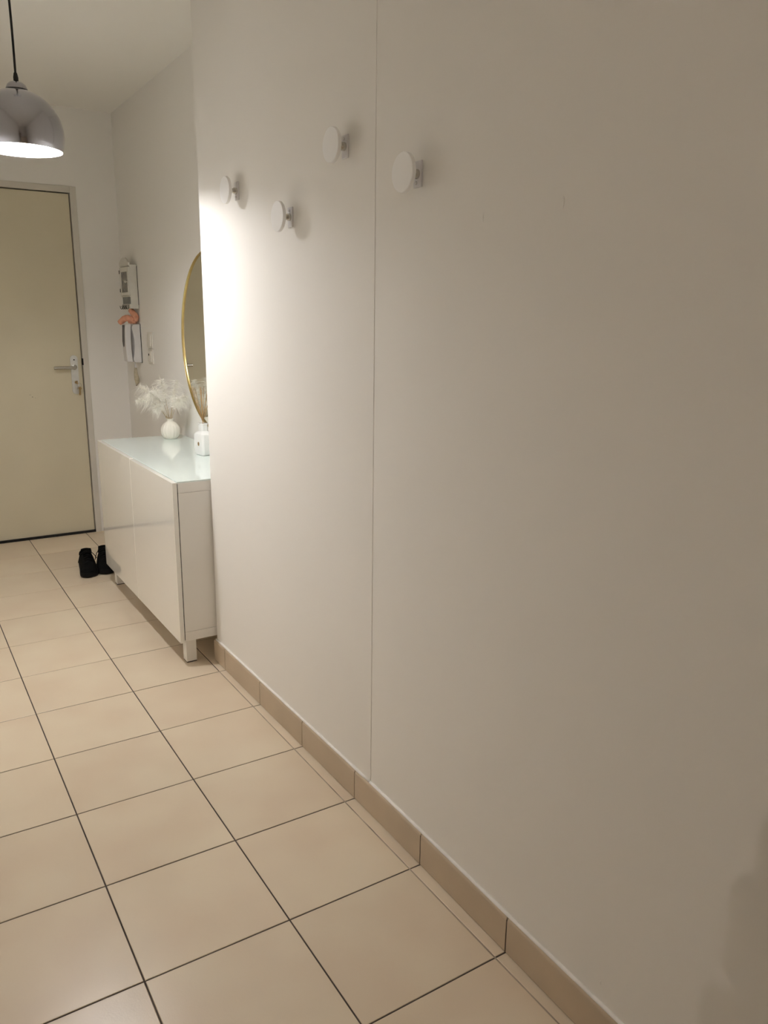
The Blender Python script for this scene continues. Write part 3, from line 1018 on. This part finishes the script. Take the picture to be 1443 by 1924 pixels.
# ------------------------------------------------------------------ round wall hooks
hooks = [(424.3, 357.1, 'white disc coat hook on the right wall, nearest to the sideboard niche', -1),
         (515.0, 408.8, 'white disc coat hook on the right wall, lowest of the four', 1),
         (615.0, 272.7, 'white disc coat hook on the right wall, highest of the four', 1),
         (744.6, 326.4, 'white disc coat hook on the right wall, past the plaster joint, farthest from the niche', -1)]
# centres of the disc faces in the room (y, z), the faces stand 44 mm off the wall
hook_pos = [(2.506, 1.7385), (2.126, 1.6250), (1.817, 1.7590), (1.500, 1.6540)]
for (yy, zz), (_, _, lab, sd) in zip(hook_pos, hooks):
    wx = wall_x(yy)
    hk = thing('coat_hook', lab, 'coat hook', (wx, yy, zz), group='white disc coat hooks on the right wall')
    bm = new_bm()
    Q = Matrix.Rotation(-PI / 2, 4, 'Y')
    add_lathe(bm, [(0, 0.0345), (0.0395, 0.0345), (0.0405, 0.0355), (0.0405, 0.0430), (0.0395, 0.0440), (0, 0.0440)], 64, mat_m=Q)
    obj('disc', bm, 'knob_white', hk, smooth=40)
    bm = new_bm()
    add_lathe(bm, [(0, 0.003), (0.010, 0.003), (0.010, 0.012), (0.0075, 0.016), (0.0065, 0.022), (0.0080, 0.030), (0.010, 0.035), (0, 0.035)], 24, mat_m=Q)
    obj('stem', bm, 'steel', hk, smooth=40)
    pl = boxo('back_plate', (-0.0045, -0.0002, -0.0145, 0.0145, -0.027, 0.027), 'plate_grey', hk, 0.0012)
    bm = new_bm()
    add_lathe(bm, [(0, 0), (0.0035, 0.0), (0.0032, 0.0022), (0, 0.003)], 12, mat_m=Matrix.Translation((-0.0045, 0.003, 0.0175 * sd)) @ Q)
    obj('screw', bm, 'chrome_clean', pl, smooth=180)

# ------------------------------------------------------------------ black shoes


def shoe(loc, rotz, side, label):
    """toe towards -y, sole on z=0"""
    sh = thing('shoe', label, 'shoe', loc, rotz, 'pair of black lace-up shoes')
    L = 0.285

    def half(t):            # outline half width along the length, t: 0 heel .. 1 toe
        if t < 0.10:
            return 0.039 * math.sqrt(max(0, 1 - ((0.10 - t) / 0.10) ** 2)) * 0.97
        if t > 0.80:
            return 0.049 * math.sqrt(max(0, 1 - ((t - 0.80) / 0.20) ** 2.2))
        return 0.039 + 0.010 * (0.5 - 0.5 * math.cos(PI * min(1, (t - 0.10) / 0.62)))

    def cx(t):
        return side * 0.010 * math.sin(PI * max(0, t - 0.2) / 0.9)

    ts = [0.0015, 0.02, 0.05, 0.09, 0.14, 0.22, 0.32, 0.42, 0.52, 0.62, 0.72, 0.80, 0.87, 0.92, 0.955, 0.98, 0.995, 0.9995]
    # sole
    bm = new_bm()
    rings = []
    for (z, sc) in ((0.0, 0.95), (0.004, 1.0), (0.020, 1.03), (0.027, 0.99)):
        ring = []
        for t in ts:
            ring.append((cx(t) + half(t) * sc, (0.5 - t) * L * (sc * 0.3 + 0.7), z + 0.006 * max(0, t - 0.75) / 0.25 * (1 if z < 0.01 else 0.6)))
        for t in reversed(ts):
            ring.append((cx(t) - half(t) * sc, (0.5 - t) * L * (sc * 0.3 + 0.7), z + 0.006 * max(0, t - 0.75) / 0.25 * (1 if z < 0.01 else 0.6)))
        rings.append([bm.verts.new(v) for v in ring])
    n = len(rings[0])
    for a, b in zip(rings[:-1], rings[1:]):
        for k in range(n):
            bm.faces.new((a[k], a[(k + 1) % n], b[(k + 1) % n], b[k]))
    bm.faces.new(list(reversed(rings[0])))
    bm.faces.new(rings[-1])
    obj('sole', bm, 'shoe_rubber', sh, smooth=45)
    # upper: cross sections along the length

    def top(t):
        pts = [(0, 0.088), (0.06, 0.097), (0.14, 0.094), (0.24, 0.088), (0.34, 0.100), (0.42, 0.108), (0.55, 0.088), (0.70, 0.064), (0.82, 0.054), (0.92, 0.047), (0.97, 0.038), (1, 0.028)]
        for (a, za), (b, zb) in zip(pts[:-1], pts[1:]):
            if t <= b:
                u = (t - a) / (b - a)
                u = u * u * (3 - 2 * u)
                return za + (zb - za) * u
        return 0.028

    bm = new_bm()
    rings = []
    for t in ts:
        ring = []
        hgt, w = top(t), max(0.002, half(t) * 0.97)
        topw = 0.78 if t < 0.5 else 0.78 + 0.10 * (t - 0.5)
        for k in range(17):
            a = k / 16 * PI
            zz = 0.024 + (hgt - 0.024) * math.sin(a) ** 0.75
            f = 1 - (1 - topw) * math.sin(a)
            ring.append(bm.verts.new((cx(t) + w * math.copysign(abs(math.cos(a)) ** 0.62, math.cos(a)) * f, (0.5 - t) * L, zz)))
        rings.append(ring)
    for a, b in zip(rings[:-1], rings[1:]):
        for k in range(16):
            bm.faces.new((a[k], a[k + 1], b[k + 1], b[k]))
        bm.faces.new((a[0], b[0], b[16], a[16]))
    bm.faces.new(rings[0])
    bm.faces.new(list(reversed(rings[-1])))
    obj('upper', bm, 'shoe_black', sh, smooth=60)
    # padded collar ring, dark opening and tongue
    bm = new_bm()
    ring = []
    for k in range(25):
        a = 2 * PI * k / 24
        t = 0.215 - 0.165 * math.cos(a)
        ring.append((cx(t) + 0.029 * math.sin(a), (0.5 - t) * L, top(t) + 0.001 - 0.010 * abs(math.sin(a))))
    add_tube(bm, ring, 0.0065, 8, cap=False)
    obj('collar', bm, 'shoe_black', sh, smooth=180)
    bm = new_bm()
    pts = [(cx(0.6), (0.5 - 0.62) * L, 0.074), (cx(0.5), (0.5 - 0.50) * L, 0.098), (cx(0.4), (0.5 - 0.40) * L, 0.114), (cx(0.34), (0.5 - 0.33) * L, 0.124), (cx(0.3), (0.5 - 0.30) * L, 0.124)]
    prev = None
    for k, p in enumerate(pts):
        w = (0.016, 0.023, 0.029, 0.028, 0.019)[k]
        cur = [bm.verts.new((p[0] + w * q, p[1] + 0.006 * q * q, p[2] - 0.004 * q * q)) for q in (-1, -0.5, 0, 0.5, 1)]
        if prev:
            for i in range(4):
                bm.faces.new((prev[i], prev[i + 1], cur[i + 1], cur[i]))
        prev = cur
    bmesh.ops.solidify(bm, geom=list(bm.faces), thickness=0.008)
    obj('tongue', bm, 'shoe_black', sh, smooth=60)
    bm = new_bm()
    for k in range(5):
        t = 0.45 + k * 0.055
        zt = top(t)
        w = 0.024
        s2 = 1 if k % 2 else -1
        add_tube(bm, [(cx(t) - w, (0.5 - t) * L + 0.006 * s2, zt - 0.004), (cx(t), (0.5 - t) * L, zt + 0.006), (cx(t) + w, (0.5 - t) * L - 0.006 * s2, zt - 0.004)], 0.0026, 6)
    # bow ends hanging over the side
    t = 0.44
    for s2, dl in ((-1, 0.052), (1, 0.034)):
        x0 = cx(t)
        add_tube(bm, [(x0, (0.5 - t) * L, top(t) + 0.012), (x0 + s2 * 0.022, (0.5 - t) * L - 0.006, top(t) + 0.006), (x0 + s2 * 0.040, (0.5 - t) * L - 0.010, top(t) - 0.014),
                      (x0 + s2 * 0.051, (0.5 - t) * L - 0.016, top(t) - dl)], 0.0022, 6)
    obj('laces', bm, 'shoe_rubber', sh, smooth=180)
    bm = new_bm()
    add_box(bm, cx(0.02) - 0.006, cx(0.02) + 0.006, 0.5 * L - 0.008, 0.5 * L + 0.003, 0.064, 0.094, 0.002)
    obj('heel_tab', bm, 'shoe_black', sh, smooth=40)
    sh.scale = (0.93, 0.92, 0.95)
    return sh


shoe((0.818, 4.312, 0.0), math.radians(-9), 1, 'black lace-up shoe out in the open, farther from the sideboard')
shoe((0.922, 4.322, 0.0), math.radians(-8), -1, 'black lace-up shoe half hidden behind the sideboard')

# ------------------------------------------------------------------ the photographer, standing behind the camera
pers = thing('person', 'person in dark sweater and blue jeans holding up a phone behind the camera', 'person', (-0.285, -0.445, 0.0), rotz=-YAW)
# local frame: +y is the viewing direction, +x to the right; the phone is 0.53 m in front


def skin_mesh(name, chains, material, parent, levels=1, root=0):
    verts, edges, rad = [], [], []
    idx = {}

    def vid(p, r):
        k = tuple(round(c, 4) for c in p)
        if k not in idx:
            idx[k] = len(verts)
            verts.append(p)
            rad.append(r)
        return idx[k]
    for ch in chains:
        prev = None
        for p, r in ch:
            i = vid(p, r)
            if prev is not None and prev != i:
                edges.append((prev, i))
            prev = i
    me = bpy.data.meshes.new(name)
    me.from_pydata(verts, edges, [])
    me.materials.append(MATS[material])
    o = bpy.data.objects.new(name, me)
    C.objects.link(o)
    o.parent = parent
    sk = o.modifiers.new('skin', 'SKIN')
    sk.use_smooth_shade = True
    layer = me.skin_vertices[0].data
    for i, r in enumerate(rad):
        layer[i].radius = (r, r) if not isinstance(r, tuple) else r
        layer[i].use_root = (i == root)
    sb = o.modifiers.new('sub', 'SUBSURF')
    sb.levels = levels
    sb.render_levels = levels
    return o


PHN = Vector((0.0, 0.515, 1.315))       # phone centre in the local frame
pel = ((0, 0, 0.90), (0.135, 0.10))
body = [[pel, ((0, 0, 1.05), (0.115, 0.085)), ((0, 0.0, 1.22), (0.13, 0.09)), ((0, -0.01, 1.36), (0.11, 0.075)), ((0, 0.0, 1.45), 0.048), ((0, 0.02, 1.50), 0.05),
         ((0, 0.03, 1.57), (0.075, 0.090)), ((0, 0.03, 1.64), (0.07, 0.085))]]
cloth_t, cloth_l = [[pel, ((0, 0, 1.05), (0.128, 0.098)), ((0, 0.0, 1.22), (0.143, 0.103)), ((0, -0.01, 1.36), (0.12, 0.085)), ((0, 0.0, 1.43), 0.062)]], []
for s in (-1, 1):
    sho = ((s * 0.165, -0.01, 1.36), 0.052)
    elb, wri, palm = {1: (((0.225, 0.17, 1.08), 0.040), ((0.056, 0.440, 1.185), 0.026), ((0.044, 0.497, 1.240), (0.024, 0.016))),
                      -1: (((-0.200, 0.19, 1.10), 0.040), ((-0.062, 0.430, 1.160), 0.026), ((-0.044, 0.490, 1.200), (0.024, 0.016)))}[s]
    body.append([((0, -0.01, 1.36), (0.11, 0.075)), sho, elb, wri, palm])
    cuff = tuple(e * 0.12 + w * 0.88 for e, w in zip(elb[0], wri[0]))
    cloth_t.append([((0, -0.01, 1.36), (0.12, 0.085)), (sho[0], 0.062), (elb[0], 0.050), (cuff, 0.036)])
    hip, kne, ank = ((s * 0.09, 0, 0.84), 0.085), ((s * 0.10, 0.02, 0.48), 0.058), ((s * 0.105, 0.0, 0.09), 0.038)
    body.append([pel, hip, kne, ank, ((s * 0.11, 0.10, 0.045), (0.036, 0.025)), ((s * 0.115, 0.17, 0.035), (0.034, 0.02))])
    cloth_l.append([pel, (hip[0], 0.096), (kne[0], 0.072), ((s * 0.105, 0.0, 0.075), 0.058)])
    for f in range(4):
        if s > 0:       # right hand: fingers run behind the phone and close on its far edge
            z = 1.250 + f * 0.019
            body.append([palm, ((0.046, 0.524, z - 0.004), 0.009), ((0.005, 0.532, z), 0.008), ((-0.028, 0.527, z + 0.003), 0.0075), ((-0.038, 0.513, z + 0.004), 0.007)])
        else:           # left hand: fingers curl under the lower end
            x = -0.040 + f * 0.016
            body.append([palm, ((x - 0.004, 0.508, 1.200), 0.009), ((x, 0.528, 1.208), 0.008), ((x + 0.003, 0.530, 1.228), 0.007)])
    body.append([palm, ((s * 0.052, 0.490, palm[0][2] + 0.025), 0.010), ((s * 0.030, 0.494, palm[0][2] + 0.052), 0.008)])
skin_mesh('body', body, 'skin', pers, 1)
skin_mesh('sweater', cloth_t, 'knit_dark', pers, 1)
skin_mesh('jeans', cloth_l, 'denim', pers, 1)
bm = new_bm()
vs = bmesh.ops.create_uvsphere(bm, u_segments=24, v_segments=16, radius=1.0)['verts']
for v in vs:
    x, y, z = v.co
    k = 1.0
    if y > 0.35 and z < 0.45:
        k = 0.86
    v.co = (x * 0.092 * k, 0.018 + y * 0.108 * k, 1.632 + z * (0.105 if z > 0 else 0.20) * (1 if y < 0.3 else 0.6))
obj('hair', bm, 'hair_brown', pers, smooth=180)
bm = new_bm()
vs = bmesh.ops.create_uvsphere(bm, u_segments=16, v_segments=10, radius=1.0)['verts']
for v in vs:
    v.co = (v.co.x * 0.010, 0.125 + v.co.y * 0.016, 1.575 + v.co.z * 0.022)
obj('nose', bm, 'skin', pers, smooth=180)
for s in (-1, 1):
    boxo('sneaker', (s * 0.112 - 0.048, s * 0.112 + 0.048, -0.085, 0.20, 0.0, 0.085), 'shoe_rubber', pers, 0.03, seg=4)

ph = thing('phone', 'black mobile phone held up by the person behind the camera', 'phone', (-0.010 * math.sin(YAW), -0.010 * math.cos(YAW), CAM_Z), rotz=-YAW)
bm = new_bm()
add_box(bm, -0.037, 0.037, -0.016, -0.008, -0.130, 0.018, 0.0035, 3)
obj('phone_body', bm, 'phone_black', ph, smooth=40)
